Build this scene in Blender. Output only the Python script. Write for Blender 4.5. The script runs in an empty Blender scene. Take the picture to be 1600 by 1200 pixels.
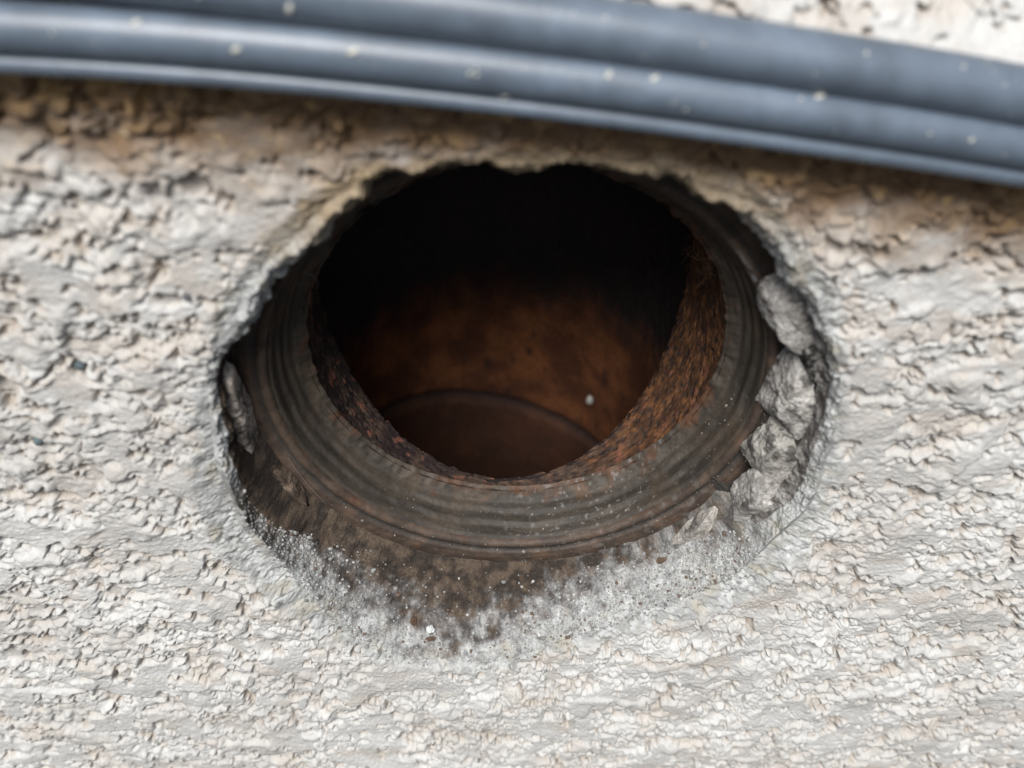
import bpy, math, random
import numpy as np
from mathutils import Matrix, Vector

S = bpy.context.scene
COL = S.collection
# ------------------------------------------------------------------ camera
CAM = np.array([-0.0014026, -0.16905873, 0.15139861])
PITCH, ROLL = 0.72912963, -0.02695037
fw = Vector((0, math.cos(PITCH), -math.sin(PITCH)))
up = Vector((0, math.sin(PITCH), math.cos(PITCH)))
rt = Vector((1, 0, 0))
cr, sr = math.cos(ROLL), math.sin(ROLL)
R_, U_ = rt * cr + up * sr, up * cr - rt * sr
cd = bpy.data.cameras.new('camera'); cam = bpy.data.objects.new('camera', cd); COL.objects.link(cam)
cd.sensor_width = 36; cd.lens = 36 * .5 / math.tan(math.radians(55 / 2)); cd.clip_start = .005; cd.clip_end = 1000
m = Matrix((R_, U_, -fw)).transposed().to_4x4(); m.translation = Vector(CAM); cam.matrix_world = m
cd.dof.use_dof = True; cd.dof.focus_distance = 0.258; cd.dof.aperture_fstop = 9.8
S.camera = cam
# ------------------------------------------------------------------ light
SUN_EL, SUN_AZ = math.radians(53), math.radians(-9)      # azimuth: from straight behind the camera, towards the left
w = bpy.data.worlds.new('World'); S.world = w; w.use_nodes = True
nt = w.node_tree; nt.nodes.clear()
sky = nt.nodes.new('ShaderNodeTexSky'); sky.sky_type = 'NISHITA'; sky.sun_disc = False
sky.sun_elevation = SUN_EL; sky.air_density = 1.0; sky.dust_density = 3.0; sky.ozone_density = 1.0
sdir = Vector((math.sin(SUN_AZ) * math.cos(SUN_EL), -math.cos(SUN_AZ) * math.cos(SUN_EL), math.sin(SUN_EL)))
sky.sun_rotation = math.atan2(sdir.x, sdir.y)
bg = nt.nodes.new('ShaderNodeBackground'); bg.inputs[1].default_value = .065
ow = nt.nodes.new('ShaderNodeOutputWorld'); nt.links.new(sky.outputs[0], bg.inputs[0]); nt.links.new(bg.outputs[0], ow.inputs[0])
sl = bpy.data.lights.new('sun', 'SUN'); sl.energy = 4.0; sl.angle = math.radians(26); sl.color = (1, .985, .965)
so = bpy.data.objects.new('sun', sl); COL.objects.link(so); so.rotation_euler = sdir.to_track_quat('Z', 'Y').to_euler()
S.view_settings.view_transform = 'Standard'; S.view_settings.look = 'None'; S.view_settings.gamma = 1
S.view_settings.use_curve_mapping = False; S.view_settings.exposure = .03
S.render.engine = 'CYCLES'; S.cycles.use_denoising = True; S.cycles.max_bounces = 8; S.cycles.diffuse_bounces = 5

# ------------------------------------------------------------------ noise toolbox (numpy)
rng = np.random.RandomState(7); random.seed(7)
PERM = rng.permutation(4096).astype(np.int64)
ANG = rng.rand(4096) * 2 * np.pi
GX, GY = np.cos(ANG), np.sin(ANG)
G3 = rng.normal(size=(4096, 3)); G3 /= np.linalg.norm(G3, axis=1)[:, None]
RND = rng.rand(4096, 3)
def h2(i, j): return PERM[(PERM[i & 4095] + j) & 4095]
def fade(t): return t * t * t * (t * (t * 6 - 15) + 10)
def pn2(x, y, s=0):
    x = x + s * 17.31; y = y + s * 9.77
    i = np.floor(x).astype(np.int64); j = np.floor(y).astype(np.int64); fx = x - i; fy = y - j
    def g(a, b):
        h = h2(i + a, j + b); return GX[h] * (fx - a) + GY[h] * (fy - b)
    u, v = fade(fx), fade(fy)
    a = g(0, 0); b = g(1, 0); c = g(0, 1); d = g(1, 1)
    return 1.5 * ((a + u * (b - a)) * (1 - v) + (c + u * (d - c)) * v)
def fbm2(x, y, o=4, s=0, gain=.5, lac=2.03):
    r = 0; a = 1; t = 0
    for k in range(o):
        r = r + a * pn2(x, y, s + k * 3); t += a; a *= gain; x = x * lac; y = y * lac
    return r / t
def pn3(p, s=0):
    p = p + s * 13.37
    i = np.floor(p).astype(np.int64); f = p - i; u = fade(f); r = 0
    for a in (0, 1):
        for b in (0, 1):
            for c in (0, 1):
                h = PERM[(h2(i[:, 0] + a, i[:, 1] + b) + i[:, 2] + c) & 4095]
                d = G3[h, 0] * (f[:, 0] - a) + G3[h, 1] * (f[:, 1] - b) + G3[h, 2] * (f[:, 2] - c)
                r = r + d * (u[:, 0] if a else 1 - u[:, 0]) * (u[:, 1] if b else 1 - u[:, 1]) * (u[:, 2] if c else 1 - u[:, 2])
    return 1.5 * r
def fbm3(p, o=4, s=0, gain=.5):
    r = 0; a = 1; t = 0
    for k in range(o):
        r = r + a * pn3(p, s + k * 2); t += a; a *= gain; p = p * 2.03
    return r / t
def worley(x, y, s=0):
    x = x + s * 31.7; y = y + s * 11.3
    i = np.floor(x).astype(np.int64); j = np.floor(y).astype(np.int64)
    best = np.full(x.shape, 9.); sec = np.full(x.shape, 9.); rid = np.zeros(x.shape)
    for a in (-1, 0, 1):
        for b in (-1, 0, 1):
            h = h2(i + a, j + b); d = np.hypot(i + a + RND[h, 0] - x, j + b + RND[h, 1] - y)
            c = d < best
            sec = np.where(c, best, np.minimum(sec, d)); rid = np.where(c, RND[h, 2], rid); best = np.where(c, d, best)
    return best, sec, rid
def grains(x, y, s=0):
    """nearest and second nearest random seed: distances, seeds' places, the nearest's random number"""
    x = x + s * 31.7; y = y + s * 11.3
    i = np.floor(x).astype(np.int64); j = np.floor(y).astype(np.int64)
    f1 = np.full(x.shape, 9.); f2 = f1.copy(); x1 = np.zeros(x.shape); y1 = x1.copy(); x2 = x1.copy(); y2 = x1.copy(); r1 = x1.copy(); r2 = x1.copy()
    for a in (-1, 0, 1):
        for b in (-1, 0, 1):
            h = h2(i + a, j + b); px = i + a + RND[h, 0]; py = j + b + RND[h, 1]; rr = RND[h, 2]; d = np.hypot(px - x, py - y)
            c = d < f1; e = (d < f2) & ~c
            f2 = np.where(c, f1, np.where(e, d, f2)); x2 = np.where(c, x1, np.where(e, px, x2)); y2 = np.where(c, y1, np.where(e, py, y2)); r2 = np.where(c, r1, np.where(e, rr, r2))
            f1 = np.where(c, d, f1); x1 = np.where(c, px, x1); y1 = np.where(c, py, y1); r1 = np.where(c, rr, r1)
    return f1, f2, x1 - s * 31.7, y1 - s * 11.3, x2 - s * 31.7, y2 - s * 11.3, r1, r2
def sst(a, b, x):
    t = np.clip((x - a) / (b - a), 0, 1); return t * t * (3 - 2 * t)
def mix(a, b, t):
    a = np.asarray(a, float); b = np.asarray(b, float); t = np.asarray(t)
    return a * (1 - t[..., None]) + b * t[..., None]

# ------------------------------------------------------------------ materials
def mat(name, col=(.5, .5, .5), rough=.9, attr=False, bumps=(), vary=(), spec=.3, tint=1.0):
    """Principled material; bumps = (scale, distance, detail); vary = (scale, low, high) multiplying the colour"""
    M = bpy.data.materials.new(name); M.use_nodes = True; t = M.node_tree; N = t.nodes; L = t.links
    b = N['Principled BSDF']; b.inputs['Roughness'].default_value = rough; b.inputs['Specular IOR Level'].default_value = spec
    tc = N.new('ShaderNodeTexCoord')
    if attr:
        a = N.new('ShaderNodeAttribute'); a.attribute_name = 'Col'; src = a.outputs['Color']
    else:
        a = N.new('ShaderNodeRGB'); a.outputs[0].default_value = (*col, 1); src = a.outputs[0]
    for sc, lo, hi in vary:
        n = N.new('ShaderNodeTexNoise'); n.inputs['Scale'].default_value = sc; n.inputs['Detail'].default_value = 4; n.inputs['Roughness'].default_value = .65
        L.new(tc.outputs['Object'], n.inputs['Vector'])
        r = N.new('ShaderNodeMapRange'); r.inputs['From Min'].default_value = .32; r.inputs['From Max'].default_value = .68
        r.inputs['To Min'].default_value = lo; r.inputs['To Max'].default_value = hi; L.new(n.outputs[0], r.inputs[0])
        mx = N.new('ShaderNodeMix'); mx.data_type = 'RGBA'; mx.blend_type = 'MULTIPLY'; mx.inputs[0].default_value = 1
        L.new(src, mx.inputs[6]); L.new(r.outputs[0], mx.inputs[7]); src = mx.outputs[2]
    L.new(src, b.inputs['Base Color'])
    nrm = None
    for sc, dist, det in bumps:
        n = N.new('ShaderNodeTexNoise'); n.inputs['Scale'].default_value = sc; n.inputs['Detail'].default_value = det; n.inputs['Roughness'].default_value = .6
        L.new(tc.outputs['Object'], n.inputs['Vector'])
        bp = N.new('ShaderNodeBump'); bp.inputs['Strength'].default_value = 1; bp.inputs['Distance'].default_value = dist
        L.new(n.outputs[0], bp.inputs['Height'])
        if nrm: L.new(nrm, bp.inputs['Normal'])
        nrm = bp.outputs[0]
    if nrm: L.new(nrm, b.inputs['Normal'])
    return M
M_ST = mat('stucco', attr=True, rough=.93, bumps=[(2400, .00018, 4)], vary=[(700, .93, 1.05), (2600, .88, 1.08)], spec=.25)
M_CE = mat('raw_cement', attr=True, rough=.95, bumps=[(2200, .00030, 4)], vary=[(1600, .62, 1.3)], spec=.2)
M_CH = mat('mortar', attr=True, rough=.95, bumps=[(700, .0007, 5), (2600, .0003, 3)], vary=[(300, .7, 1.2), (1500, .6, 1.3)], spec=.2)
M_PI = mat('old_iron', attr=True, rough=.62, bumps=[(1800, .00010, 4)], vary=[(900, .8, 1.2)], spec=.4)
M_RU = mat('rust', attr=True, rough=.8, bumps=[(1300, .00025, 4)], vary=[(800, .7, 1.35)], spec=.35)
M_CB = mat('cable_jacket', col=(.12, .155, .20), rough=.42, bumps=[(900, .00004, 3)], vary=[(160, .85, 1.2), (45, .85, 1.15)], spec=.8)
M_SP = mat('paint_splash', col=(.62, .62, .55), rough=.35, spec=.6)
M_GR = mat('grit', attr=True, rough=.8, vary=[(3000, .8, 1.2)], spec=.35)
M_FI = mat('fibre', col=(.10, .055, .03), rough=.7)
M_HA = mat('hair', col=(.22, .2, .18), rough=.6)

# ------------------------------------------------------------------ builders
def mesh(name, V, F, material, parent=None, col=None, smooth=True):
    me = bpy.data.meshes.new(name); V = np.asarray(V, np.float32); F = np.asarray(F, np.int32)
    k = F.shape[1]; me.vertices.add(len(V)); me.vertices.foreach_set('co', V.ravel())
    me.loops.add(F.size); me.loops.foreach_set('vertex_index', F.ravel())
    me.polygons.add(len(F)); me.polygons.foreach_set('loop_start', np.arange(0, F.size, k, dtype=np.int32))
    try: me.polygons.foreach_set('loop_total', np.full(len(F), k, np.int32))
    except Exception: pass
    me.update(calc_edges=True)
    me.polygons.foreach_set('use_smooth', np.full(len(F), smooth, bool))
    if col is not None:
        a = me.color_attributes.new('Col', 'FLOAT_COLOR', 'POINT')
        c = np.ones((len(V), 4), np.float32); c[:, :3] = np.clip(col, 0, 1); a.data.foreach_set('color', c.ravel())
    me.materials.append(material)
    o = bpy.data.objects.new(name, me); COL.objects.link(o)
    if parent: o.parent = parent
    return o
def tag(o, label, cat=None, group=None, kind=None):
    o['label'] = label
    if cat: o['category'] = cat
    if group: o['group'] = group
    if kind: o['kind'] = kind
    return o
def empty(name, loc=(0, 0, 0)):
    o = bpy.data.objects.new(name, None); o.location = loc; o.empty_display_size = .01; COL.objects.link(o); return o
def grid_faces(nr, nc, wrap=True, flip=False):
    i = np.arange(nr - 1)[:, None]; j = np.arange(nc if wrap else nc - 1)[None, :]; jn = (j + 1) % nc
    a = i * nc + j; b = i * nc + jn; c = (i + 1) * nc + jn; d = (i + 1) * nc + j
    f = np.stack([a, b, c, d] if not flip else [a, d, c, b], -1).reshape(-1, 4); return f
def compact(V, F, *extra):
    u, inv = np.unique(F.ravel(), return_inverse=True)
    return (V[u], inv.reshape(F.shape)) + tuple(e[u] for e in extra)

# ================================================================== STUCCO WALL
WF = -.018                                       # the painted face
# outline of the broken edge on the painted face: angle (deg), radius (mm)
PO = np.array([[-177.1, 71.1], [-163.9, 74.6], [-149.7, 78.9], [-137.0, 81.9], [-128.0, 87.3], [-120.0, 89.3], [-112.6, 90.9], [-103.8, 88.4], [-94.6, 88.1], [-84.9, 80.1], [-71.6, 76.3], [-59.5, 76.5], [-46.9, 79.8], [-40.1, 78.4], [-29.5, 77.5], [-18.9, 75.1], [-4.1, 70.6], [11.8, 68.4], [26.5, 69.4], [37.6, 71.0], [47.1, 73.0], [53.4, 73.4], [60.3, 71.4], [66.6, 71.4], [72.4, 71.1], [81.3, 69.5], [90.3, 69.3], [99.3, 69.7], [108.5, 70.7], [117.9, 72.3], [128.2, 70.0], [138.3, 68.2], [146.1, 68.3], [157.5, 66.7], [170.2, 68.4]])
# throat of the hole: angle, radius (mm), depth y (mm)
PB = np.array([[-180, 63.4, -14], [-169, 65.4, -14], [-158, 68.0, -13.5], [-150, 69.0, -11.5], [-143, 69.2, -7], [-134, 68.4, -3.5], [-120, 68.2, -2], [-100, 67.6, -1.5], [-80, 67.5, -1.5], [-62, 67.5, -2], [-52, 68.5, -4], [-42, 69.5, -7.5], [-32, 69, -12], [-21, 69.6, -14], [-8, 66.4, -14.5], [0, 66.0, -14.5], [10, 66.6, -14.5], [20, 66.6, -14.5], [27, 65.4, -15], [32, 66.8, -15], [36, 64.9, -15], [42, 66.4, -15], [47, 67.0, -15], [52, 68.4, -15], [55.7, 67.4, -15], [61.5, 66.0, -15], [64, 68.2, -15], [66, 68.6, -15], [68, 66.8, -15], [74.4, 66.0, -15], [80.5, 66.4, -15], [85.3, 64.6, -15], [89.3, 64.5, -15], [94.2, 66.0, -15], [100, 66.4, -15], [106, 67.2, -15], [109.5, 68.8, -15], [112, 68.6, -15], [114, 65.4, -15], [126, 62.2, -15], [137, 62.8, -15], [149, 61.5, -15], [152, 61.6, -15], [155, 64.0, -15], [159, 65.4, -15], [168, 64.3, -14.5]])
# front edge of the mortar ledge: angle, radius (mm)
PL = np.array([[-179, 65.5], [-165, 67.6], [-158, 69.6], [-147, 72], [-137, 76], [-128, 83], [-120, 88], [-112.6, 90], [-104, 88], [-95, 87], [-85, 79.5], [-72, 75], [-60, 74], [-47, 75], [-40, 74], [-30, 72.2]])
def per(tab, th, k):
    a = tab[tab[:, 0].argsort()]
    x = np.concatenate([a[:, 0] - 360, a[:, 0], a[:, 0] + 360]); y = np.tile(a[:, k], 3)
    return np.interp(th, x, y)
# columns: denser over the lower half, where the camera sees the face sharp and far out
wdeg = np.linspace(-180, 180, 3601); dens = np.where((wdeg > -172) & (wdeg < -8), 1.9, 1.0)
cum = np.concatenate([[0], np.cumsum(.5 * (dens[1:] + dens[:-1]))]); cum /= cum[-1]
NC = 2360
TH = np.interp(np.arange(NC) / NC, cum, wdeg)
tr = np.radians(TH); ct, st_ = np.cos(tr), np.sin(tr)
def rn(f, s, o=3):                               # noise round the hole, periodic
    return fbm2(ct * f + 40, st_ * f + 70, o, s)
rD = per(PO, TH, 1) + 1.3 * rn(9, 1, 4) + .3 * rn(40, 2, 3)
low = sst(-176, -158, TH) * sst(-24, -44, TH)    # 1 where the mortar ledge fills the gap
rB = per(PB, TH, 1) + (1 - low) * (1.2 * rn(6, 8, 3) + .8 * rn(14, 5, 3)); yB = per(PB, TH, 2) + .8 * rn(8, 7)
rO = per(PO, TH, 1) + .9 * rn(5, 1, 2) + low * 2.2 + 1.5 * np.exp(-((TH + 45) / 25) ** 2) + 1.5 * np.exp(-((TH + 160) / 20) ** 2)
rL = np.maximum(per(PL, TH, 1) + 1.4 * rn(8, 3, 3), rB + 1.5)
topw = sst(22, 40, TH) * sst(166, 148, TH)          # the thick lip over the pipe
rB = rB - 1.3 * topw; yB = yB + 4.0 * topw
rD = rL * low + (rB + 1.8 + 1.9 * topw) * (1 - low)
AT = np.array([[-180, 65, -5], [-165, 66, -6], [-60, 66, -6], [-45, 66.5, -9], [18, 65.5, -10], [26, 66, 0], [34, 68, 26], [150, 68, 26], [158, 67, 16], [168, 66, 6]], float)
rA = per(AT, TH, 1) * (1 - low) + 61.5 * low; yA = per(AT, TH, 2) * (1 - low) + 3.5 * low
NI = 64
u = np.linspace(0, 1, NI)[:, None]
# section: closing ring - deep - throat - front edge
def cat(p0, p1, p2, p3, t):
    return .5 * ((2 * p1) + (-p0 + p2) * t + (2 * p0 - 5 * p1 + 4 * p2 - p3) * t * t + (-p0 + 3 * p1 - 3 * p2 + p3) * t ** 3)
n1, n2 = 16, NI - 16
t1 = np.linspace(0, 1, n1, endpoint=False)[:, None]; t2 = np.linspace(0, 1, n2)[:, None]
seg1r = rA + (rB - rA) * t1; seg1y = yA + (yB - yA) * t1
mr = (rB + rD) / 2 + .3 * rn(10, 9); my = (yB + WF * 1e3) / 2 + (1 - low) * -.8 + low * (1.5 + 1.2 * rn(5, 11))
def bez(a, b, c, t): return a * (1 - t) ** 2 + 2 * b * t * (1 - t) + c * t * t
seg2r = bez(rB, 2 * mr - (rB + rD) / 2, rD, t2); seg2y = bez(yB, 2 * my - (yB + WF * 1e3) / 2, WF * 1e3, t2)
ri = np.concatenate([seg1r, seg2r]); yi = np.concatenate([seg1y, seg2y])      # (NI, NC) in mm
# face rings
ring = [0.0]
while ring[-1] < 168: ring.append(ring[-1] + (.3 if ring[-1] < 20 else .42))
while ring[-1] < 600: ring.append(ring[-1] * 1.16)
ring = np.array(ring[1:]); NO = len(ring)
rmaxs = 600 / np.maximum(np.abs(ct), np.abs(st_))
ro = rD + (ring[:, None] / ring[-1]) ** 1 * 0 + ring[:, None]
ro = np.where(ring[:, None] > 168, ro + (rmaxs - ro) * ((ring[:, None] - 168) / (ring[-1] - 168)) ** 1.0, ro)
RR = np.concatenate([ri, ro]); X = RR * ct; Z = RR * st_; Y = np.concatenate([yi, np.full(ro.shape, WF * 1e3)])
face = np.concatenate([np.zeros(ri.shape), np.ones(ro.shape)])
edge_d = np.concatenate([np.zeros(ri.shape), ro - rD]); raw_d = np.concatenate([np.full(ri.shape, -6.), ro - rO]).ravel()   # distance from the broken edge and from the edge of the paint, mm
NR = NI + NO

def zcab(x): return np.interp(x, [-600, -74.4, -37.9, 0, 39.7, 82.3, 600], [153, 96.4, 92.5, 87.4, 80.6, 72.6, -24.6])   # height of the lower cable, mm
def stucco(X, Z):
    lx = pn2(X / 5, Z / 4, 1); lz = pn2(X / 5, Z / 4, 3); sx = pn2(X / 1.3, Z / 1.2, 2); sz = pn2(X / 1.3, Z / 1.2, 4)
    bx = X + 1.0 * lx + .32 * sx; bz = Z + .8 * lz + .28 * sz
    big = fbm2(X / 34, Z / 24, 3, 5)
    def layer(sx_, sz_, sd, fx_, fz_, thr, jit):
        f1, f2, x1, y1, x2, y2, r1, r2 = grains(bx / sx_, bz / sz_, sd)
        n1 = fbm2(x1 * sx_ / fx_, y1 * sz_ / fz_, 3, sd + 30) + jit * (r1 - .5); n2 = fbm2(x2 * sx_ / fx_, y2 * sz_ / fz_, 3, sd + 30) + jit * (r2 - .5)
        edge = sst(-.05, .5, f2 - f1)                                  # rounds a grain off at its border
        res = []
        for t in thr:
            a = n1 > t; b = n2 > t
            full = .72 + .28 * edge; lone = edge
            res.append(np.where(a, np.where(b, full, lone), 0) * (.8 + .4 * r1))
        return res, np.sqrt(np.maximum(0, 1 - (f1 / .75) ** 2))
    (A1, A2), dA = layer(2.6, 2.8, 1, 14, 12, (-.10, .14), .34)
    (B1,), dB = layer(1.35, 1.55, 2, 6, 6, (-.02,), .5)
    fn = fbm2(X / 20 + .3 * lx, Z / 16 + .3 * lz, 3, 12) + .07 * sx + .08 * lz; fl = sst(-.01, .07, fn)     # patches pressed flat by the trowel
    d3, _, rid3 = worley(bx / .95, bz / 1.1, 5)
    peel = sst(.7, .1, d3) * (.3 + .7 * rid3)
    rough = .46 * A1 + .38 * A2 + .46 * dA * A1 + .36 * dB * B1 + .1 * peel
    flat = 1.2 + .20 * peel + .35 * pn2(X / 9, Z / 7, 17) + .05 * pn2(X / 5, Z / 1.2, 9)
    h = rough * (1 - fl) + flat * fl
    dp, _, ridp = worley(X / 7.5 + .3 * pn2(X / 2, Z / 2, 8), Z / 7 + .3 * pn2(X / 2, Z / 2, 18), 4)
    pits = sst(.25, .08, dp) * (ridp > .45) * (.4 + .6 * ridp)
    for (px, pz, rx, rz) in ((59.7, -71.2, 1.5, 3), (58.1, -78.5, 1.2, 3), (40.4, -105, 2.5, 2.6), (86, -55.6, 3.5, 1.8), (-104, -15, 3, 1.5), (-78.7, -100.8, 2, 4), (-128, -70, 4, 2.4), (108, -81, 4, 2), (92, -122, 3, 2.5), (-113, -120, 3, 2.5)):
        pits = np.maximum(pits, sst(1.2, .5, np.hypot((X + 1.2 * sx - px) / rx, (Z + 1.2 * sz - pz) / rz)))
    brink = sst(.09, .0, np.abs(fn + .045)) * sst(.12, .3, fbm2(X / 5.5, Z / 5, 3, 19))      # torn holes along the brink of the flat patches
    pits = np.maximum(pits, brink)
    # one thick round dab right of the hole
    dab = np.hypot((X - 72.5) / 8.6, (Z - 49.5) / 8.0) + .10 * lx + .06 * sx
    h = h + 2.0 * sst(1.05, .78, dab) * (1 - .4 * h)
    h = h + 1.0 * big + .8 * sst(.05, .3, fbm2(X / 15, Z / 12, 3, 15)) - .7 * sst(.12, .3, fbm2(X / 11, Z / 9, 3, 16)) * (1 - fl) - 2.0 * pits + .10 * fbm2(X / .9, Z / .8, 2, 14)
    return h, h, A1, pits
fx, fz = X.ravel(), Z.ravel()
h, terr, beads, pits = stucco(fx, fz)
ef = edge_d.ravel(); ff = face.ravel()
# broken rim noise, in 3-D
P3 = np.c_[fx, Y.ravel(), fz]
isin = ff < .5
hi = np.zeros(len(fx)); pin = P3[isin]
g = 2.3 * fbm3(pin / 4.5, 5, 21, .6) + .5 * fbm3(pin / 1.2, 3, 22, .6)
LOW = np.tile(low, NR)
gl = 1.3 * fbm3(pin / 6, 4, 23, .58) + .34 * fbm3(pin / 1.0, 3, 24, .6)
hi[isin] = g * (1 - LOW[isin]) + gl * LOW[isin]
edgeblend = sst(-1.5, 2.5, raw_d + 2.0 * pn2(fx / 4, fz / 4, 30))
sc_ = fz - zcab(fx)
rough_band = sst(-22, -8, sc_ + 4 * pn2(fx / 14, fz / 8, 31))
amp = (1.12 + .6 * rough_band)
htot = np.where(isin, 0, 1) * (h - .9) * amp * (.3 + .7 * edgeblend)
# fine grit relief near the edge (raw cement showing)
chamf = np.clip(-raw_d, 0, 7) * (~isin)
htot += (~isin) * (1 - edgeblend) * (.9 * fbm2(fx / 4.5, fz / 4.5, 5, 33, .6) + .2 * fbm2(fx / .9, fz / .9, 2, 34)) - .42 * chamf
# fade displacement to zero far out of frame where the rings are coarse
crumb = sst(-19, -14, sc_ + 4 * pn2(fx / 6, fz / 5, 35)) * sst(-45.5, -49, fx + 3 * pn2(fx / 5, fz / 4, 36)) * (~isin)
htot += crumb * (2.0 + 1.5 * fbm2(fx / 5, fz / 4, 3, 37) + .8 * sst(.5, .2, worley(fx / 3.2, fz / 2.6, 8)[0]))
htot *= 1 - sst(172, 230, ef)
u_in = np.concatenate([np.linspace(0, 1, NI), np.ones(NO)])[:, None] * np.ones((1, NC))
# direction of displacement on the rim: towards the hole axis and out
tgt = np.zeros_like(Y)
dirr = np.where(isin, -.75, 0) * (1 - LOW) + np.where(isin, -.35, 0) * LOW
diry = np.where(isin, -.65, -1.0) * (1 - LOW) + np.where(isin, -.93, -1) * LOW
k = np.where(isin, hi, htot)
kk = k.reshape(NR, NC)
# make the last rim ring and first face rings agree
for a in range(5):
    t = a / 5; kk[NI - 1 - a] = kk[NI - 1 - a] * t + kk[NI] * (1 - t)
k = kk.ravel()
rad = np.hypot(fx, fz); ux, uz = fx / rad, fz / rad
Xd = fx + dirr * ux * k; Zd = fz + dirr * uz * k - np.where(isin, 0, .22) * np.maximum(k, -.5) * edgeblend; Yd = Y.ravel() + diry * k
# ledge cracks
def seg_d(x, z, a, b):
    ax, az = a; bx, bz = b; t = np.clip(((x - ax) * (bx - ax) + (z - az) * (bz - az)) / ((bx - ax) ** 2 + (bz - az) ** 2), 0, 1)
    return np.hypot(x - ax - t * (bx - ax), z - az - t * (bz - az))
for a, b, wd, dep in (((31, -58.6), (44, -47.8), .55, 2.2), ((26.5, -61), (31, -58.6), .8, 1.6), ((62.5, -41.5), (70.5, -31.5), .5, 2.5)):
    dd = seg_d(fx + .8 * pn2(fx / 3, fz / 3, 44), fz + .8 * pn2(fx / 3, fz / 3, 45), a, b)
    Yd = Yd + isin * dep * np.exp(-(dd / wd) ** 2)
# above the cables: wall shape tilted back to brighten it, then rising again
zz = Zd - zcab(Xd)
lean = 26 * sst(0, 38, zz) + 8 * sst(24, 70, zz)
Yd = Yd + lean
V = np.c_[Xd, Yd, Zd] / 1e3
# closing ring that seals the gap behind the hub
cr_ = np.where(low > .5, 57.5, np.minimum(rA - 1, 64)); cl_r = np.c_[cr_ * ct, np.maximum(yA + 1, 6) * (1 - low) + (yA + 1) * low, cr_ * st_] / 1e3
# colours (albedo)
paint = mix((.555, .545, .52), (.64, .64, .62), sst(-.3, .3, fbm2(fx / 40, fz / 30, 3, 50)))
paint = mix(paint, (.55, .50, .44), .6 * sst(.05, .45, fbm2(fx / 14, fz / 9, 4, 51) + .25 * sst(-20, 60, fz)))
paint = mix(paint, (.36, .29, .22), .75 * pits)                       # dirt lodged in the pits
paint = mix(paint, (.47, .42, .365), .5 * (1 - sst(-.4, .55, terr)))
tan_n = fbm2(fx / 12, fz / 7, 4, 52)
band = sst(-36, -14, sc_ + 12 * tan_n) * (1 - sst(-1, 4, sc_))
tan = mix((.235, .145, .075), (.38, .24, .115), sst(0, .4, fbm2(fx / 5, fz / 4, 3, 53)))
tan = mix(tan, (.62, .42, .18), .8 * sst(.42, .6, fbm2(fx / 6, fz / 4, 2, 54)))
paint = mix(paint, tan, .95 * band)
paint = mix(paint, (.46, .30, .14), .85 * crumb * sst(-.05, .2, fbm2(fx / 3.5, fz / 3, 3, 59)))
NEAR = isin | (ef < 16)
def f3(p, *a):
    r = np.zeros(len(p)); r[NEAR] = fbm3(p[NEAR], *a); return r
cn = f3(P3 / 3.5, 4, 55, .6)
cem = mix((.38, .385, .375), (.58, .595, .58), sst(-.25, .25, cn))
cem = mix(cem, (.44, .40, .31), .6 * sst(.05, .4, f3(P3 / 7, 3, 56)))
cem = mix(cem, (.12, .115, .11), .7 * sst(.22, .4, f3(P3 / 1.6, 3, 57)))
topmask = sst(42, 62, fz); cem = mix(cem, (.38, .28, .165), .85 * topmask)
edgec = sst(-1.5, 2.0, raw_d + 4 * fbm2(fx / 6, fz / 6, 4, 58)) * ff
colr = mix(cem, paint, edgec)
# ledge: dark iron-stained mortar by the hub, pale dust outward
rr = rad - (66.5 + 0 * rad)
dn = f3(P3 / 5, 5, 60, .62)
wide = np.repeat(((rD - 66.5))[None], NR, 0).ravel()
out = np.clip(rr / np.maximum(wide, 9), 0, 1.3)
ang = np.degrees(np.arctan2(fz, fx))
prefer = .42 * np.exp(-((ang + 55) / 24) ** 2) + .12 * np.exp(-((ang + 135) / 16) ** 2) - .22 * np.exp(-((ang + 105) / 14) ** 2)
dust = np.clip(.85 * sst(.15, 1.15, out + 1.0 * dn + prefer) + .35 * sst(.2, .5, f3(P3 / 1.8, 3, 63, .7)) * sst(.0, .6, out + prefer), 0, 1)
brown = mix((.045, .036, .030), (.115, .086, .064), sst(-.2, .3, f3(P3 / 4, 3, 61)))
dcol = mix((.30, .30, .305), (.62, .635, .63), sst(-.15, .3, f3(P3 / 2.2, 4, 62, .65)))
dcol = mix(dcol, (.66, .68, .67), .6 * np.exp(-((ang + 50) / 26) ** 2))
led = mix(brown, dcol, dust)
led = mix(led, cem, .9 * sst(.55, 1.05, out + .8 * dn + .6 * prefer))
lm = LOW * isin * sst(-.2, .2, 1 - (u_in.ravel() < 0))
colr = mix(colr, led, LOW * (1 - edgec) * np.where(isin, 1, np.clip(1 - (ef + 3 * fbm2(fx / 3, fz / 3, 3, 64)) / 4, 0, 1)) * np.where(isin, 1, .8))
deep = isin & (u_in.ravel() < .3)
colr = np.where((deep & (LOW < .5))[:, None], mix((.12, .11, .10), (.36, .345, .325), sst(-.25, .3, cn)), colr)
colr = np.where((isin & (u_in.ravel() < .4) & (fx < 0) & (fz < 30))[:, None], brown, colr)    # old brown mortar packed behind the hub

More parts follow.
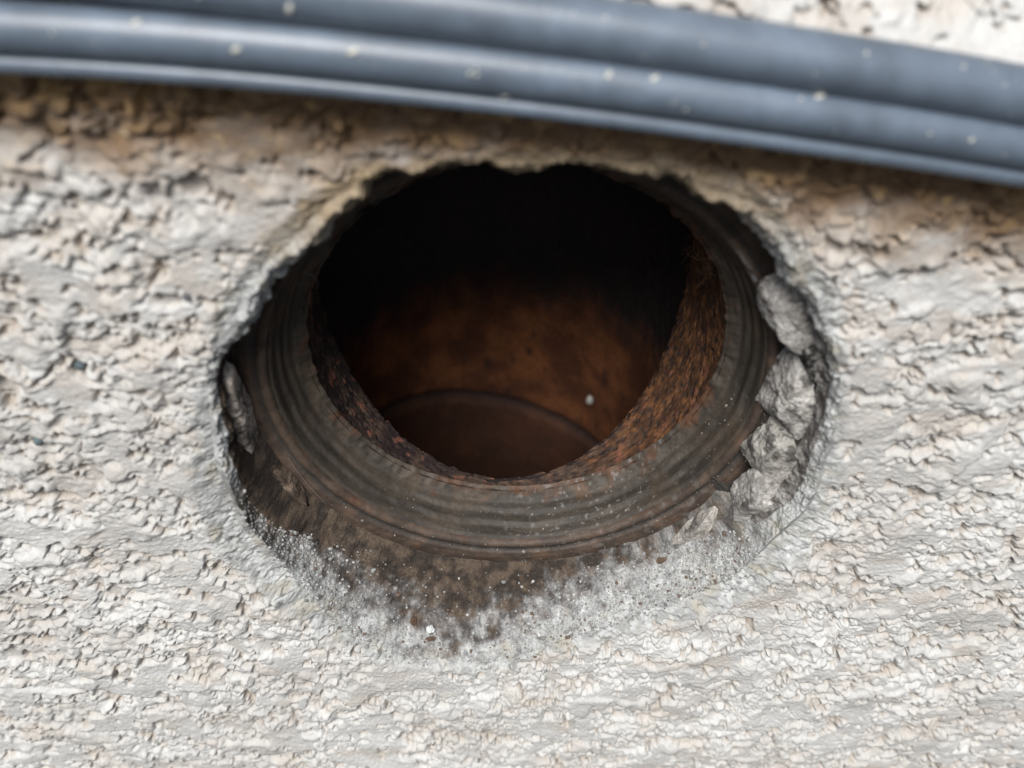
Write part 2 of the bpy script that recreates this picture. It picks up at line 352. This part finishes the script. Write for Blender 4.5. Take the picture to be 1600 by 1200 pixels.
wall = tag(empty('stucco_wall', (0, WF, -.3)), 'off-white rough stucco wall broken open around the rusty pipe mouth', 'wall')
def wpart(name, sel_faces, material, label=None):
    v, f, c = compact(V, sel_faces, colr)
    o = mesh(name, v - np.array([0, WF, -.3]), f, material, wall, c)
    if label: o['label'] = label
    return o
Fw = grid_faces(NR, NC, True)
row = np.repeat(np.arange(NR - 1), NC); colm = np.tile(np.arange(NC), NR - 1)
ledge_col = (TH > -164) & (TH < -36)
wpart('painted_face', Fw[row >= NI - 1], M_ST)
wpart('mortar_ledge', Fw[(row < NI - 1) & ledge_col[colm]], M_CE, 'dark mortar ledge strewn with pale dust under the pipe mouth')
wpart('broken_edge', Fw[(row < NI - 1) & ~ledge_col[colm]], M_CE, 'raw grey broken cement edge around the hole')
Vc = np.concatenate([cl_r, V[:NC]]); Fc = grid_faces(2, NC)
mesh('packing', Vc - np.array([0, WF, -.3]), Fc, M_CE, wall, np.tile([[.05, .045, .04]], (2 * NC, 1)))
# the body of the wall behind the stucco
b = .6; y0, y1 = WF + .03, .26
bv = np.array([(-b, -.017, -b), (b, -.017, -b), (b, .009, b), (-b, .009, b), (-b, y1, -b), (b, y1, -b), (b, y1, b), (-b, y1, b)], float)
mesh('wall_core', bv - np.array([0, WF, -.3]), [(0, 1, 5, 4), (1, 2, 6, 5), (2, 3, 7, 6), (3, 0, 4, 7), (4, 5, 6, 7)], M_ST, wall, np.tile([[.5, .46, .42]], (8, 1)), smooth=False)

# ================================================================== IRON PIPE
pipe = tag(empty('iron_drain_pipe', (0, 0, 0)), 'rusty iron drain pipe with a threaded mouth set in the wall', 'pipe')
RB, BT, YT, XS = .0508, .057, .0736, -.006         # bore radius, stack radius, stack axis depth and offset
def lathe(name, prof, n, disp, colf, material, parent, wob=0):
    prof = np.array(prof, float); th = np.linspace(0, 2 * np.pi, n, endpoint=False)
    r = prof[:, 0][:, None] * np.ones(n); y = prof[:, 1][:, None] * np.ones(n)
    tg = np.gradient(prof, axis=0); tg /= np.linalg.norm(tg, axis=1)[:, None] + 1e-12
    nr_, ny = tg[:, 1], -tg[:, 0]
    c, s = np.cos(th), np.sin(th)
    y = y + wob * (fbm2(c * 2.2 + 3, s * 2.2 + 8, 3, 77) + .35 * fbm2(c * 9 + 3, s * 9 + 8, 3, 78)) * np.sin(np.pi * np.linspace(0, 1, len(prof)))[:, None]
    P = np.stack([r * c, y, r * s], -1).reshape(-1, 3) * 1e3
    d = disp(P) / 1e3
    sg = -1.0
    r = r.ravel() + sg * np.repeat(nr_, n) * d; y = y.ravel() + sg * np.repeat(ny, n) * d
    Vv = np.c_[r * np.tile(c, len(prof)), y, r * np.tile(s, len(prof))]
    return mesh(name, Vv, grid_faces(len(prof), n, True, True), material, parent, colf(P))
def dense(pts, step):
    out = []
    for (a, b) in zip(pts[:-1], pts[1:]):
        a = np.array(a); b = np.array(b); k = max(1, int(round(np.linalg.norm(b - a) / step)))
        out += [a + (b - a) * t / k for t in range(k)]
    out.append(np.array(pts[-1])); return out
# lip: outer barrel, rounded face, shallow groove, inner arris
lip = dense([(.0668, .03), (.0668, .004), (.0666, .002), (.066, .0007), (.0650, .0001), (.0630, -.0003), (.0612, -.0002), (.0606, .0004), (.0598, .0006), (.0592, .0001), (.0584, -.0001), (.0577, .0002), (.0573, .0008), (.0571, .0016)], .00035)
def lipcol(P):
    c = mix((.060, .044, .034), (.105, .074, .054), sst(-.25, .3, fbm3(P / 6, 4, 70)))
    c = mix(c, (.16, .065, .03), .35 * sst(.2, .5, fbm3(P / 9, 3, 71)))
    c = mix(c, (.035, .036, .034), .8 * np.exp(-((np.hypot(P[:, 0], P[:, 2]) - 60) / .7) ** 2))
    ang = np.degrees(np.arctan2(P[:, 2], P[:, 0]))
    c = mix(c, (.17, .155, .14), .75 * sst(.1, .5, fbm3(P / 2.5, 3, 72)) * np.exp(-((ang + 62) / 32) ** 2))
    c = mix(c, (.30, .30, .31), .8 * np.exp(-((ang - 31) / 9) ** 2) * sst(57.0, 57.5, np.hypot(P[:, 0], P[:, 2])) * sst(58.6, 58.1, np.hypot(P[:, 0], P[:, 2])) * sst(-.2, .2, fbm3(P / 2, 3, 73)))
    return c
lathe('lip', lip, 700, lambda P: .35 * fbm3(P / 8, 3, 74) + .12 * fbm3(P / 1.2, 2, 75), lipcol, M_PI, pipe)
# thread ring: worn stepped ridges narrowing to the bore
thr = []
steps = [(.0, .0573), (.05, .0566), (.30, .0562), (.39, .0552), (.62, .0549), (.71, .0540), (.90, .0535), (1, .0522)]
for t in np.linspace(0, 1, 60):
    thr.append((np.mean([np.interp(t + o_, [a for a, _ in steps], [b_ for _, b_ in steps]) for o_ in (-.035, -.018, 0, .018, .035)]), .0014 + t * .0108))
thr += [(.0518, .0126), (.0512, .0131), (.0503, .0136), (.0500, .0142)]
def thrcol(P):
    c = mix((.040, .034, .027), (.072, .060, .047), sst(-.3, .35, fbm3(P / np.array([14, 3, 14]), 4, 80)))
    c = mix(c, (.085, .062, .042), .6 * sst(.05, .4, fbm3(P / 11, 3, 81)))
    ang = np.degrees(np.arctan2(P[:, 2], P[:, 0]))
    c = mix(c, (.14, .068, .03), .5 * sst(8, 12, P[:, 1]) * sst(.0, .3, fbm3(P / 5, 3, 82)) * np.exp(-((ang + 75) / 35) ** 2))
    c = mix(c, (.11, .05, .027), .75 * sst(11.4, 12.8, P[:, 1] + 5 * fbm3(P / 5, 4, 87)) * sst(-.05, .3, fbm3(P / 9, 3, 89)))
    c = mix(c, (.26, .25, .24), .7 * sst(.28, .45, fbm3(P / 1.3, 2, 83)) * np.exp(-((ang + 68) / 24) ** 2))
    return c
lathe('thread_ring', thr, 700, lambda P: (.16 * fbm3(P / np.array([12, 8, 12]), 3, 84) + .3 * pn3(P / np.array([22, 6, 22]), 86)) + .08 * fbm3(P / 1.0, 2, 85) + 1.1 * sst(10.5, 13, P[:, 1]) * fbm3(P / np.array([3.5, 9, 3.5]), 4, 88, .6), thrcol, M_PI, pipe, wob=.0022)
# bore: rusted short barrel that ends where it meets the upright stack
nb, mb = 640, 90
th = np.linspace(0, 2 * np.pi, nb, endpoint=False); c, s = np.cos(th), np.sin(th)
ye = YT - np.sqrt(np.maximum(BT ** 2 - (RB * c - XS) ** 2, 0)) + .0012 + .0012 * fbm2(c * 9 + 5, s * 9 + 5, 4, 90)
tt = np.linspace(0, 1, mb)[:, None]
yb = .0130 + (ye - .0130) * tt; P = np.stack([RB * c + 0 * tt, yb, RB * s + 0 * tt], -1).reshape(-1, 3) * 1e3
wl, _, wr = worley(np.arctan2(P[:, 2], P[:, 0]) * 50 / 1.9 + .4 * pn3(P / 2, 3), P[:, 1] / 1.9 + .4 * pn3(P / 2, 4), 7)
d = .6 * fbm3(P / 6, 4, 91, .6) + .28 * fbm3(P / 1.3, 3, 92, .6) - .55 * sst(.42, .2, wl) * (wr > .55)
d = d * np.clip((P[:, 1] - 13) / 2, .25, 1)
rad_ = RB * 1e3 - d
Vb = np.c_[rad_ * np.tile(c, mb), P[:, 1], rad_ * np.tile(s, mb)] / 1e3
ab = np.degrees(np.arctan2(P[:, 2], P[:, 0]))
cb = mix((.055, .036, .027), (.12, .075, .05), sst(-.2, .35, fbm3(P / 4, 4, 93)))
orange = mix((.07, .032, .016), (.20, .088, .034), sst(-.2, .35, fbm3(P / 4, 4, 97)))
cb = mix(cb, orange, np.clip(sst(-75, -40, ab + 25 * fbm3(P / 6, 3, 98)) * sst(150, 80, ab) + .8 * sst(.1, .4, fbm3(P / 7, 3, 99)), 0, 1))
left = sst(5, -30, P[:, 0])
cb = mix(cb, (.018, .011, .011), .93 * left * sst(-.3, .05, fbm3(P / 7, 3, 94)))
cb = mix(cb, (.03, .02, .018), .75 * sst(.1, .3, fbm3(P / 2.0, 3, 95)))
cb = mix(cb, (.26, .10, .065), .6 * sst(.2, .4, fbm3(P / 3, 3, 96)))
cb = mix(cb, (.02, .014, .012), .8 * sst(.45, .25, wl) * (wr > .55))
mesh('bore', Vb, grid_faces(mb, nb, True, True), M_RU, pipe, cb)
# upright stack behind, open to the bore
ns, ms = 420, 260
th = np.linspace(0, 2 * np.pi, ns, endpoint=False); zc = np.linspace(.16, -.30, ms)[:, None]
P = np.stack([XS + BT * np.sin(th) + 0 * zc, YT + BT * np.cos(th) + 0 * zc, zc + 0 * th], -1).reshape(-1, 3) * 1e3
zs = P[:, 2] - (-126.5 - .33 * P[:, 0])            # height above the joint in the stack
d = .9 * fbm3(P / np.array([6, 6, 9]), 4, 100, .6) - 2.2 * np.exp(-(zs / 1.6) ** 2) + 1.2 * sst(0, -4, zs)
inx = np.stack([-np.tile(np.sin(th), ms), -np.tile(np.cos(th), ms), np.zeros(len(P))], -1)
Vs = (P + inx * d[:, None]) / 1e3
cs = mix((.085, .030, .014), (.19, .070, .026), sst(-.25, .3, fbm3(P / 16, 4, 101)))
w1, _, wr1 = worley(np.arctan2(P[:, 0], P[:, 1] - YT * 1e3) * 52 / 11, P[:, 2] / 13, 9)
cs = mix(cs, (.03, .018, .015), .8 * sst(.22, .42, fbm3(P / np.array([5, 5, 8]), 4, 102, .6)))
cs = mix(cs, (.016, .013, .013), .95 * np.exp(-(zs / 2.6) ** 2))
cs = mix(cs, (.045, .020, .013), .8 * sst(2, -5, zs))
lit_zone = sst(-54, -82, P[:, 2] + 16 * fbm3(P / np.array([9, 9, 26]), 4, 103, .6))
cs = mix((.022, .018, .018), cs, np.clip(lit_zone, .04, 1))  # painted shade: upper stack wall near-black with a ragged edge, rust below
Fs = grid_faces(ms, ns, True)
cen = Vs[Fs].mean(1)
keep = ~((cen[:, 1] < YT + .0) & (np.hypot(cen[:, 0], cen[:, 2]) < RB - .0004))
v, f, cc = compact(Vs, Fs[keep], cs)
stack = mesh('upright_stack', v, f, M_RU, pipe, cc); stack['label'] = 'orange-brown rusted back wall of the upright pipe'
def disc(name, z, parent):
    a = np.linspace(0, 2 * np.pi, 48, endpoint=False)
    vv = np.c_[XS + (BT + .003) * np.cos(a), YT + (BT + .003) * np.sin(a), np.full(48, z)]
    me = bpy.data.meshes.new(name); me.from_pydata(vv.tolist(), [], [list(range(48))]); me.materials.append(M_FI)
    o = bpy.data.objects.new(name, me); COL.objects.link(o); o.parent = parent
disc('added_stack_light_blocker_top', .1599, pipe); disc('added_stack_light_blocker_base', -.2999, pipe)  # unseen end discs, added to keep light out of the stack

# ================================================================== MORTAR CHUNKS
def ico(n):
    import bmesh
    bm = bmesh.new(); bmesh.ops.create_icosphere(bm, subdivisions=n, radius=1)
    V = np.array([v.co[:] for v in bm.verts]); F = np.array([[v.index for v in f.verts] for f in bm.faces]); bm.free(); return V, F
IV, IF = ico(6); IV5, IF5 = ico(5); IV1, IF1 = ico(1)
def chunk(name, poly, yf, thick, seed, label, dark=.3, tint=(1, 1, 1), group='loose mortar chunks beside the pipe', tilt=(0, 0), amp=1.0, base=IV, faces=IF, shift=(1.2, 2.8), grow=(1.3, 1.05, 1.18)):
    p = np.array(poly, float); c0 = p.mean(0); q = p - c0; a = np.arctan2(q[:, 1], q[:, 0]); q = q[a.argsort()]
    rs = np.random.RandomState(seed); planes = []
    for k in range(len(q)):                       # broken sides
        e = q[(k + 1) % len(q)] - q[k]; n = np.array([e[1], -e[0]]); n /= np.linalg.norm(n) + 1e-9; hgt = max(.4, float(n @ (q[k] + e / 2)))
        ty = rs.uniform(-.35, .15); v = np.array([n[0], ty, n[1]]); planes.append((v / np.linalg.norm(v), hgt / np.linalg.norm(v)))
    for sg, cnt in ((-1, 3), (1, 2)):             # front and back facets
        for _ in range(cnt):
            v = np.array([rs.uniform(-.45, .45) + tilt[0], sg, rs.uniform(-.45, .45) + tilt[1]]); planes.append((v / np.linalg.norm(v), thick * rs.uniform(.85, 1.05)))
    acc = np.zeros(len(base))
    for n, hgt in planes: acc += (np.maximum(base @ n, 0) / hgt) ** 26
    sup = acc ** (-1 / 26)
    L = base * sup[:, None]; Q = L + seed * 7.7; n = base
    dsp = amp * (1.2 * fbm3(Q / 4, 4, seed, .6) + .45 * fbm3(Q / 1.1, 3, seed + 1, .7))
    L = L * np.array(grow) + n * dsp[:, None]; c0 = c0 + np.array(shift)
    g = mix((.37, .352, .328), (.66, .635, .595), sst(-.5, .5, fbm3(Q / 4, 3, seed + 2, .5)))
    g = mix(g, (.06, .058, .055), np.clip(dark + .5, 0, 1) * sst(.66 - dark * .5, .86 - dark * .5, .5 + fbm3(Q / 4, 4, seed + 3, .65) * .9))
    g = g * np.array(tint)
    o = mesh(name, L / 1e3, faces, M_CH, None, g); o.location = (c0[0] / 1e3, yf / 1e3 + thick / 1e3, c0[1] / 1e3)
    return tag(o, label, 'mortar chunk', group)
chunk('mortar_chunk', [[52.2, 24.5], [54.4, 28.7], [58.5, 31.0], [62.5, 28.7], [64.0, 20.0], [62.7, 15.7], [58.2, 13.6], [54.0, 17.6]], -11, 5.4, 3, 'pale angular mortar chunk, topmost of those wedged right of the pipe', .12)
chunk('mortar_chunk', [[59.8, 14.6], [63.5, 17.2], [69.8, 11.0], [69.6, 6.2], [62.5, 5.4], [60.5, 9.5]], -11, 5.5, 5, 'small dark mortar chunk squeezed under the topmost pale chunk', .5, (.7, .7, .7))
chunk('mortar_chunk', [[61.0, 7.2], [69.7, 8.6], [72.4, 1.4], [72.6, -10.7], [70.6, -14.2], [62.7, -13.6], [58.9, -8.3], [59.2, -2.2]], -10.5, 6.0, 9, 'largest mortar chunk right of the pipe, just below the small dark one', .3)
chunk('mortar_chunk', [[59.5, -13.9], [63.8, -15.2], [71.6, -15.6], [72.2, -23.2], [69.8, -27.2], [58.0, -26.6], [56.6, -24.5], [57.6, -18.0]], -11, 5.6, 12, 'layered grey mortar chunk just below the largest one', .3, (.86, .86, .84))
chunk('mortar_chunk', [[57.2, -27.4], [69.3, -27.4], [73.0, -32.5], [69.0, -42.0], [60, -46], [54.5, -43], [54.0, -38]], -12, 6, 15, 'lowest grey mortar chunk right of the pipe, crack along its lower edge', .2, (.92, .92, .92))
chunk('mortar_chunk', [[-64.6, 14.7], [-60.6, 11.7], [-61.0, -5.8], [-62.4, -17.5], [-66.6, -22.8], [-69.3, -11.9], [-69.2, 4.4]], -10.5, 5, 22, 'tall dark mortar slab with pale worn face left of the pipe', .28, (1.15, 1.05, .97), shift=(-1, 3), grow=(1.1, 1, 1.08))
chunk('mortar_chunk', [[-60.8, -23], [-58.6, -25.5], [-54.5, -34], [-53.6, -38], [-57, -34], [-60, -28]], -4.6, 2.2, 25, 'thin brown mortar flake below the tall dark slab on the left', .35, (.28, .22, .18), amp=1.0, shift=(0, 1.5), grow=(1, 1, 1))
chunk('mortar_chunk', [[40.6, -54.3], [50.0, -41.6], [53.1, -42.6], [53.3, -46.0], [45.4, -55.0]], -6.0, 3.0, 28, 'pale slanted mortar slab lying on the ledge below the right side of pipe', .2, (.95, .93, .9), amp=.6, shift=(-.5, .5), grow=(1.15, 1, 1.1))

# ================================================================== CABLES
def tube(path, rad, n=20, sx=1.0):
    path = np.array(path, float); T = np.gradient(path, axis=0); T /= np.linalg.norm(T, axis=1)[:, None]
    upv = np.array([0, 0, 1.0]); N1 = np.cross(T, upv); nn = np.linalg.norm(N1, axis=1)[:, None]; N1 = np.where(nn < 1e-6, np.array([1.0, 0, 0]), N1 / np.maximum(nn, 1e-6)); N2 = np.cross(T, N1)
    a = np.linspace(0, 2 * np.pi, n, endpoint=False); r = np.asarray(rad) * np.ones(len(path))
    Vv = path[:, None, :] + r[:, None, None] * (np.cos(a)[None, :, None] * N1[:, None, :] * sx + np.sin(a)[None, :, None] * N2[:, None, :])
    return Vv.reshape(-1, 3), grid_faces(len(path), n, True)
def spline(pts, n=160):
    p = np.array(pts, float); x = np.linspace(p[0, 0], p[-1, 0], n)
    def cub(k):
        c = np.polyfit(p[:, 0], p[:, k], min(3, len(p) - 1)); return np.polyval(c, x)
    return np.c_[x, cub(1), cub(2)]
def ext(path, to=.55):
    a = path[0]; d0 = (path[1] - path[0]); b = path[-1]; d1 = path[-1] - path[-2]
    L = [a + d0 * ((-to - a[0]) / d0[0]) * t for t in np.linspace(1, .05, 20)]
    Rr = [b + d1 * ((to - b[0]) / d1[0]) * t for t in np.linspace(.05, 1, 20)]
    return np.concatenate([L, path, Rr])
def cable(pts, r, label, fin=None, specks=()):
    path = spline(pts); root = empty('cable', tuple(path[80])); tag(root, label, 'cable', 'cables strung above the pipe mouth')
    org = path[80]; full = ext(path)
    full = full + .00025 * np.c_[0 * full[:, 0], pn2(full[:, 0] * 14, full[:, 0] * 0, 3), pn2(full[:, 0] * 17, full[:, 0] * 0, 5)]
    v, f = tube(full, r, 40); mesh('jacket', v - org, f, M_CB, root)
    if fin:
        fp = full + np.array(fin[0]); v, f = tube(fp, fin[1], 20); mesh('support_rib', v - org, f, M_CB, root)
        wv = []
        for q_ in full:
            dv = np.array(fin[0]); nrm = np.array([0, -dv[2], dv[1]]); nrm /= np.linalg.norm(nrm)
            for s_ in (-1, 1):
                wv.append(q_ + dv * .55 + nrm * s_ * .0006); wv.append(q_ + dv * .95 + nrm * s_ * .0006)
        wv = np.array(wv).reshape(len(full), 4, 3)[:, [0, 1, 3, 2]].reshape(-1, 3)
        mesh('web', wv - org, grid_faces(len(full), 4, True), M_CB, root, smooth=False)
    rk = np.random.RandomState(len(specks)); specks = list(specks) + [(rk.uniform(-.07, .08), rk.uniform(-.3, 1.4), rk.uniform(.00012, .0003)) for _ in range(18)]
    for (x, ang, size) in specks:
        kx = np.argmin(abs(path[:, 0] - x)); c_ = path[kx]; nrm = np.array([0, -math.cos(ang), math.sin(ang)])
        B = IV1.copy(); B = B * (1 + .25 * np.random.RandomState(int(x * 1e5) % 9999).randn(len(B), 1) * .5)
        tgv = np.array([0, math.sin(ang), math.cos(ang)])
        ex = .8 + 1.2 * (int(x * 1e6) % 7) / 7; vv = B[:, :1] * np.array([[1, 0, 0]]) * size * ex + B[:, 1:2] * nrm * size * .3 + (B[:, 2:] + .5 * B[:, :1]) * tgv * size
        mesh('paint_speck', vv + c_ + nrm * r * 1.0 - org, IF1, M_SP, root)
    return root
cable([(-.0744, -.0265, .0964), (-.0379, -.0265, .0925), (-.0001, -.0265, .0874), (.0397, -.0265, .0806), (.0823, -.0265, .0726)], .0039,
      'lower dark grey cable with a thin rib along its underside', fin=((0, -.0012, -.0050), .0015),
      specks=[(-.054, .9, .0005), (-.0235, .55, .0006), (.0140, .8, .0008), (.0212, .9, .0006), (.0465, 1.15, .0006), (-.0015, -.9, .0005), (.0715, .3, .0004), (-.040, .2, .0005)])
cable([(-.0715, -.0250, .1058), (-.0366, -.0250, .1005), (.0001, -.0250, .0952), (.0388, -.0250, .0882), (.0804, -.0250, .0803)], .0047,
      'upper dark grey smooth cable behind the ribbed one',
      specks=[(-.0315, -.2, .0009), (.0525, .9, .0004), (.068, 1.0, .0004), (.072, 1.3, .0004)])

# ================================================================== GRIT, PEBBLES, FIBRES
# surface points of ledge, lip and threads that the loose grains lie on
rg = np.random.RandomState(11)
def surf_points():
    idx = np.where((isin & (LOW > .7) & (u_in.ravel() > .25)) | (~isin & (LOW > .7) & (ef < 5)))[0]
    wgt = (.03 + dust[idx]) * np.where(isin[idx], 1, .25 * np.clip(1 - ef[idx] / 5, 0, 1)) * np.clip(rad[idx] - 64, .2, 3); wgt /= wgt.sum()
    p = rg.choice(idx, 5200, p=wgt); return V[p]
pts = surf_points(); nrm0 = np.array([0, -.55, .83])
szs = np.clip(rg.lognormal(math.log(.00016), .6, len(pts)), .00007, .0006)
tone = rg.rand(len(pts)); gc = np.where((tone < .72)[:, None], np.array([.50, .51, .50]) * (.35 + .75 * rg.rand(len(pts), 1)), np.where((tone < .9)[:, None], np.array([.27, .26, .25]), np.array([.15, .105, .08])))
# scattered grains on the lip and the lower threads
na = 380; an = np.radians(np.clip(rg.normal(-72, 30, na), -150, -10)); tt = rg.rand(na)
rr_ = np.where(rg.rand(na) < .5, .0575 + tt * .008, .0568 - tt * .0045); yy = np.where(rr_ > .0572, -.0002, (.0572 - rr_) / .0050 * .0108 + .0014)
pts2 = np.c_[rr_ * np.cos(an), yy - .00005, rr_ * np.sin(an)]
szs2 = np.clip(rg.lognormal(math.log(.00011), .45, na), .00006, .0004); gc2 = np.array([.30, .28, .25]) * (.4 + .7 * rg.rand(na, 1))
pts = np.concatenate([pts, pts2]); szs = np.concatenate([szs, szs2]); gc = np.concatenate([gc, gc2])
IV0 = IV1[:12]; V0, F0 = ico(1)
import bmesh as _bm
bmm = _bm.new(); _bm.ops.create_icosphere(bmm, subdivisions=1, radius=1)
B0 = np.array([v.co[:] for v in bmm.verts]); FF0 = np.array([[v.index for v in f.verts] for f in bmm.faces]); bmm.free()
nv = len(B0); G = B0[None] * (1 + .45 * (rg.rand(len(pts), nv, 1) - .5)) * (.7 + .6 * rg.rand(len(pts), 1, 3))
G = G * szs[:, None, None] + (pts + nrm0 * szs[:, None] * .35)[:, None, :]
Fg = (FF0[None] + (np.arange(len(pts)) * nv)[:, None, None]).reshape(-1, 3)
tag(mesh('grit', G.reshape(-1, 3), Fg, M_GR, None, np.repeat(gc, nv, 0), smooth=False), 'pale loose grit and dust strewn over the mortar ledge', 'grit', kind='stuff')

def nearest_surface(x, z):
    idx = np.where(isin & (u_in.ravel() > .2))[0]; k_ = idx[np.argmin((V[idx, 0] - x) ** 2 + (V[idx, 2] - z) ** 2)]; return V[k_]
def nugget(name, loc, size, col, label, cat, seed, squash=(1, 1, 1)):
    Q = IV5[:, :] * 1.0; base, fc = ico(3)
    d_ = 1 + .7 * fbm3(base * 1.6 + seed, 4, seed, .6)
    o = mesh(name, base * d_[:, None] * np.array(squash) * size, fc, M_GR, None, np.tile([col], (len(base), 1)), smooth=False)
    o.location = tuple(loc); return tag(o, label, cat)
p_ = nearest_surface(-.0255, -.0785); nugget('white_pebble', p_ + np.array([0, -.0004, .0005]), .0011, (.72, .76, .74), 'tiny white pebble at the foot of the dusty ledge', 'pebble', 3)
p_ = nearest_surface(-.0258, -.0805); nugget('rust_flake', p_ + np.array([.0002, -.0006, .0003]), .0010, (.12, .078, .055), 'brown rust flake right under the tiny white pebble', 'rust flake', 5, (1.3, .6, .7))
p_ = nearest_surface(-.0300, -.0765); nugget('rust_flake', p_ + np.array([0, -.0003, .0004]), .0012, (.12, .075, .05), 'upright brown rust flake left of the white pebble', 'rust flake', 6, (.7, .6, 1.7))
p_ = nearest_surface(.0370, -.0590); nugget('rust_flake', p_ + np.array([0, -.0003, .0004]), .0011, (.12, .078, .055), 'reddish brown rust flake on the ledge beside the pale slanted slab', 'rust flake', 8, (1.2, .6, .8))
p_ = nearest_surface(.0235, -.0640); nugget('cement_crumb', p_ + np.array([0, -.0004, .0006]), .0013, (.22, .22, .21), 'pale grey cement crumb on the ledge below the black crack', 'crumb', 9, (1.2, .8, .9))
nugget('white_chip', (.0292, .1168, -.1135), .0016, (.55, .55, .52), 'small white chip stuck to the rusty back wall inside the pipe', 'chip', 12, (.8, .6, 1.2))

def strand(pts, r, n=24):
    p = np.array(pts); t = np.linspace(0, 1, len(p)); tt = np.linspace(0, 1, n)
    path = np.stack([np.polyval(np.polyfit(t, p[:, k_], min(3, len(p) - 1)), tt) for k_ in range(3)], -1)
    return tube(path, r, 5)
vs, fs, off = [], [], 0
for k_ in range(70):
    a = np.array([.0455, .020, .0215]) + rg.normal(0, 1, 3) * np.array([.0012, .002, .003])
    dv = np.array([-.5, -.1, .5]) * .004 * rg.rand() + rg.normal(0, .0012, 3)
    v, f = strand([a, a + dv * .5 + rg.normal(0, .0009, 3), a + dv + rg.normal(0, .0009, 3), a + dv * 1.3 + rg.normal(0, .0012, 3)], .00003, 10)
    vs.append(v); fs.append(f + off); off += len(v)
o = mesh('fibre_tuft', np.concatenate(vs) - np.array([.0455, .02, .0215]), np.concatenate(fs), M_FI); o.location = (.0455, .02, .0215)
tag(o, 'tuft of fine brown fibres clinging to the upper right of the bore', 'fibres')
for pts_, lab in (([(-.0505, .012, .024), (-.047, .010, .0262), (-.0445, .0105, .024), (-.0447, .011, .021)], 'single pale curled hair at the left rim of the bore'),
                  ([(-.031, .0, .053), (-.026, -.001, .0510), (-.022, -.001, .0535), (-.019, 0, .0575)], 'faint curved hair hanging under the top edge of the hole'),
                  ([(-.0565, -.0006, -.0215), (-.0545, -.0010, -.0275), (-.0520, -.0010, -.0335), (-.0500, -.0006, -.0385)], 'straight pale straw of hair lying on the lower left lip')):
    v, f = strand(pts_, .00006); c0 = np.array(pts_[0]); o = mesh('hair_strand', v - c0, f, M_HA); o.location = tuple(c0); tag(o, lab, 'hair')
# small dark aggregate stones embedded in the stucco
fi = np.where(~isin & (ef < 160))[0]
for (x, z, sz, col) in ((-.0885, .024, .0011, (.09, .12, .13)), (-.1035, .0035, .0010, (.12, .16, .17)), (.150, -.045, .0012, (.05, .06, .09)), (.118, -.112, .0010, (.10, .12, .15)), (-.062, .0415, .0008, (.12, .12, .13))):
    k_ = fi[np.argmin((V[fi, 0] - x) ** 2 + (V[fi, 2] - z) ** 2)]; base, fc = ico(2)
    vv = base * (1 + .3 * fbm3(base * 2 + x * 99, 2, 3))[:, None] * sz + V[k_] + np.array([0, -.0002, 0]) - np.array([0, WF, -.3])
    mesh('aggregate_stone', vv, fc, M_GR, wall, np.tile([col], (len(base), 1)), smooth=False)
